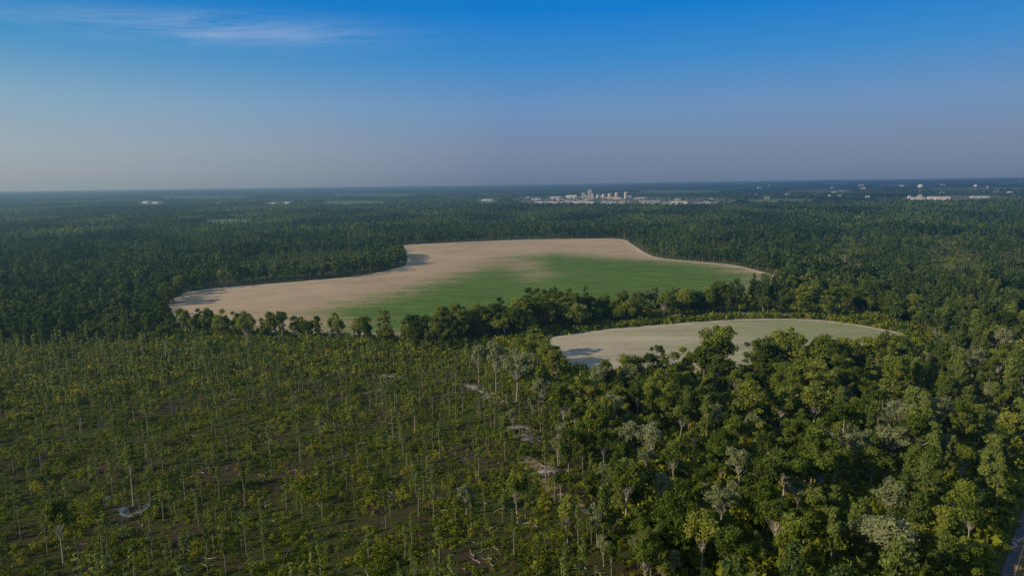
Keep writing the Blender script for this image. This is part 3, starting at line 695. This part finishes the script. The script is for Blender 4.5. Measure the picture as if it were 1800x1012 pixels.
def water_tower(px_, base, top, wpx, label):
    e_, dd = root('water_tower', px_, base+2.5, label, 'water tower'); r_ = wpx*dd/F/2; h = (base+2.5-top)*dd/F
    bm = bmesh.new(); bmesh.ops.create_uvsphere(bm, u_segments=20, v_segments=12, radius=r_); bmesh.ops.scale(bm, vec=(1, 1, .72), verts=bm.verts); bmesh.ops.translate(bm, vec=(0, 0, h-r_*.72), verts=bm.verts); bobj('tank', bm, M_white, e_)
    v, t = tube([(0, 0, 0), (0, 0, h*.15), (0, 0, h*.6), (0, 0, h-r_*1.2)], [r_*.4, r_*.2, r_*.17, r_*.35], 12); link('stem', np_mesh('stem', v, t, [M_groof]), e_)
    bm = bmesh.new(); bmesh.ops.create_cone(bm, cap_ends=True, segments=20, radius1=r_*1.06, radius2=r_*1.06, depth=1, matrix=Matrix.Translation((0, 0, h-r_*.72))); bobj('walkway', bm, M_groof, e_)
for a in [(938, 960, 357, 354, 'small white shed at the left end of the distant works front row'), (966, 994, 358, 354.6, 'white shed second in the distant works front row'), (1004, 1046, 358, 354.4, 'white shed third from left in the distant works front row'),
          (1062, 1096, 357, 354, 'white shed in the middle of the distant works front row'), (1176, 1208, 358, 353.2, 'large white shed right of the tan one in the distant works'),
          (1222, 1262, 359, 356, 'low white shed at the right end of the distant works'), (966, 986, 349, 345, 'white shed behind the left end of the distant works'),
          (934, 950, 351, 347.8, 'small white shed at the far left behind the distant works'), (994, 1014, 348, 342.5, 'white plant building just left of the grain elevator'),
          (1114, 1136, 349, 346.5, 'low white shed behind and right of the silos'), (846, 866, 352, 349.5, 'small white building alone left of the distant works'),
          (1606, 1624, 350, 347, 'white shed below the big water tower'), (1648, 1668, 350, 345.8, 'tall white shed right of the big water tower'), (1634, 1642, 349, 345.5, 'tiny white shed between the two sheds near the water tower'),
          (1712, 1736, 347, 344.8, 'white shed below the small water tower'), (250, 260, 357, 353.4, 'left white barn of the far left pair'), (266, 278, 357, 354.4, 'right white barn of the far left pair'),
          (374, 388, 358, 356.4, 'low grey white barn among trees at the far left'), (472, 484, 358, 356, 'white barn left of its group in the left distance'), (498, 509, 357, 354.4, 'white barn right of its group in the left distance'),
          (188, 198, 383, 380.5, 'small white house in the forest at the far left')]:
    shed(*a, flat=(a[0] in (1004, 1222, 994)))
for a in [(1352, 1372, 326, 324.6, 'tiny white building near the horizon right of the silos'), (1452, 1490, 324, 322.6, 'long pale building on the horizon at the right'),
          (1545, 1590, 327, 325.4, 'long pale building below the horizon left of the big water tower'), (1290, 1312, 323.5, 321.7, 'pale building on the horizon above the works'), (1768, 1796, 322, 320.4, 'pale building on the horizon at the right edge')]:
    shed(*a, depth=60, rz=0)
for i in range(40):
    a = random.choice([random.uniform(925, 1275), random.uniform(925, 1275), random.uniform(990, 1120)]); b = random.uniform(346, 359); w_ = random.uniform(4, 13)
    shed(a-w_/2, a+w_/2, b, b-random.uniform(2.0, 3.4), 'small pale building among the trees of the distant works', random.choice([M_white, M_conc, M_tan, M_conc]), random.choice([M_roof, M_roof, M_groof]), depth=18, group='small buildings of the distant works', name='works_building')
for i in range(22):
    a = random.choice([random.uniform(1300, 1600), random.uniform(1500, 1795)]); b = random.uniform(326, 350); w_ = random.uniform(3, 9)
    shed(a-w_/2, a+w_/2, b, b-random.uniform(2.4, 3.6), 'tiny pale building scattered in the right distance', M_white, M_roof, depth=18, group='tiny buildings in the right distance', name='distant_building')
shed(1122, 1160, 356, 351.6, 'tan orange walled shed in the distant works', M_tan, M_groof)
shed(1062, 1092, 350, 346, 'tan process building at the foot of the silos', M_tan, M_roof, flat=True)
elevator(1037, 349, 333.5, 6, 'tallest beige grain elevator tower in the distant works'); elevator(1026, 348, 339, 5.5, 'shorter elevator tower left of the tallest one')
silo(1051, 347, 342, 6.5, 'leftmost squat concrete silo beside the elevator'); silo(1061, 347, 341, 6.5, 'second concrete silo from the elevator')
silo(1072, 347, 340, 7.5, 'wide tan silo in the middle of the silo row', M_tan); silo(1084, 347, 338.5, 7, 'tall tan silo right of the middle of the row', M_tan)
silo(1100, 347, 337.5, 6, 'rightmost tall pale silo of the row')
water_tower(1617, 339, 327, 8, 'big white water tower on the right skyline'); water_tower(1714, 335, 327, 5.5, 'smaller white water tower near the right edge'); water_tower(1735, 335, 329.5, 3, 'tiny white water tower right of the smaller one')

# ------------------------------------------------------------ sky and sun
w = bpy.data.worlds.new('World'); S.world = w; w.use_nodes = True; nt = w.node_tree; nt.nodes.clear()
sky = nd(nt, 'ShaderNodeTexSky', sky_type='NISHITA', sun_disc=False); sky.sun_elevation = SUN_EL; sky.sun_rotation = math.atan2(SUN_D.x, SUN_D.y); sky.altitude = 90; sky.dust_density = 2.5; sky.ozone_density = 2
g = nt.nodes.new('ShaderNodeTexCoord').outputs['Generated']; sp = nt.nodes.new('ShaderNodeSeparateXYZ'); nt.links.new(g, sp.inputs[0]); x_, y_, z_ = sp.outputs
hl = math_(nt, 'SQRT', math_(nt, 'ADD', math_(nt, 'MULTIPLY', x_, x_), math_(nt, 'MULTIPLY', y_, y_)))
azx = math_(nt, 'DIVIDE', x_, math_(nt, 'MAXIMUM', hl, .01))
zz = math_(nt, 'MULTIPLY', z_, 2.0, clamp=True)
UP = (.25, .38, .62)
mid = ramp(nt, zz, [(0, (.140, .200, .305)), (.03, (.165, .225, .340)), (.09, (.185, .250, .380)), (.20, (.150, .285, .510)), (.33, (.045, .255, .600)), (.46, (.002, .200, .620)), (.58, (.01, .16, .52)), (1, UP)])
lft = ramp(nt, zz, [(0, (.30, .36, .38)), (.04, (.35, .40, .42)), (.10, (.37, .44, .48)), (.22, (.25, .42, .55)), (.36, (.060, .30, .57)), (.48, (.006, .20, .55)), (.6, (.02, .17, .5)), (1, UP)])
lf = math_(nt, 'MULTIPLY_ADD', azx, -1.5, -.0, clamp=True)
base = mixc(nt, lf, mid, lft)
el = math_(nt, 'DIVIDE', z_, math_(nt, 'MAXIMUM', hl, .01))
cb = nt.nodes.new('ShaderNodeCombineXYZ'); nt.links.new(math_(nt, 'MULTIPLY', azx, 6.0), cb.inputs[0]); nt.links.new(math_(nt, 'MULTIPLY_ADD', azx, -4.0, math_(nt, 'MULTIPLY', el, 56)), cb.inputs[1])
cn = nd(nt, 'ShaderNodeTexNoise'); cn.inputs['Scale'].default_value = 1.0; cn.inputs['Detail'].default_value = 10; cn.inputs['Roughness'].default_value = .68; cn.inputs['Distortion'].default_value = .9; nt.links.new(cb.outputs[0], cn.inputs['Vector'])
def gauss(v, c0, s0): q = math_(nt, 'DIVIDE', math_(nt, 'SUBTRACT', v, c0), s0); return math_(nt, 'POWER', 2.718, math_(nt, 'MULTIPLY', math_(nt, 'MULTIPLY', q, q), -1))
mk = math_(nt, 'MULTIPLY', gauss(azx, -.37, .17), gauss(el, .200, .018))
cf = math_(nt, 'MULTIPLY', ramp(nt, cn.outputs['Fac'], [(.34, 0.0), (.66, 1.0)]), mk)
base = mixc(nt, math_(nt, 'MULTIPLY', cf, .72), base, (.36, .47, .69))
bg = nt.nodes.new('ShaderNodeBackground'); nt.links.new(sky.outputs[0], bg.inputs[0]); bg.inputs[1].default_value = .06
bg2 = nt.nodes.new('ShaderNodeBackground'); nt.links.new(base, bg2.inputs[0]); bg2.inputs[1].default_value = 1.0
mxs = nt.nodes.new('ShaderNodeMixShader'); mxs.inputs[0].default_value = .94; nt.links.new(bg.outputs[0], mxs.inputs[1]); nt.links.new(bg2.outputs[0], mxs.inputs[2])
wo = nt.nodes.new('ShaderNodeOutputWorld'); nt.links.new(mxs.outputs[0], wo.inputs[0])
sl = bpy.data.lights.new('sun', 'SUN'); sl.energy = 5.0; sl.angle = R(.5); sl.color = (1, .84, .60); so = bpy.data.objects.new('sun', sl); C.objects.link(so)
dv = Vector((SUN_D.x*math.cos(SUN_EL), SUN_D.y*math.cos(SUN_EL), math.sin(SUN_EL))); so.rotation_euler = dv.to_track_quat('Z', 'Y').to_euler()
S.view_settings.view_transform = 'Standard'; S.view_settings.look = 'None'; S.view_settings.exposure = 0
print('objects', len(bpy.data.objects))
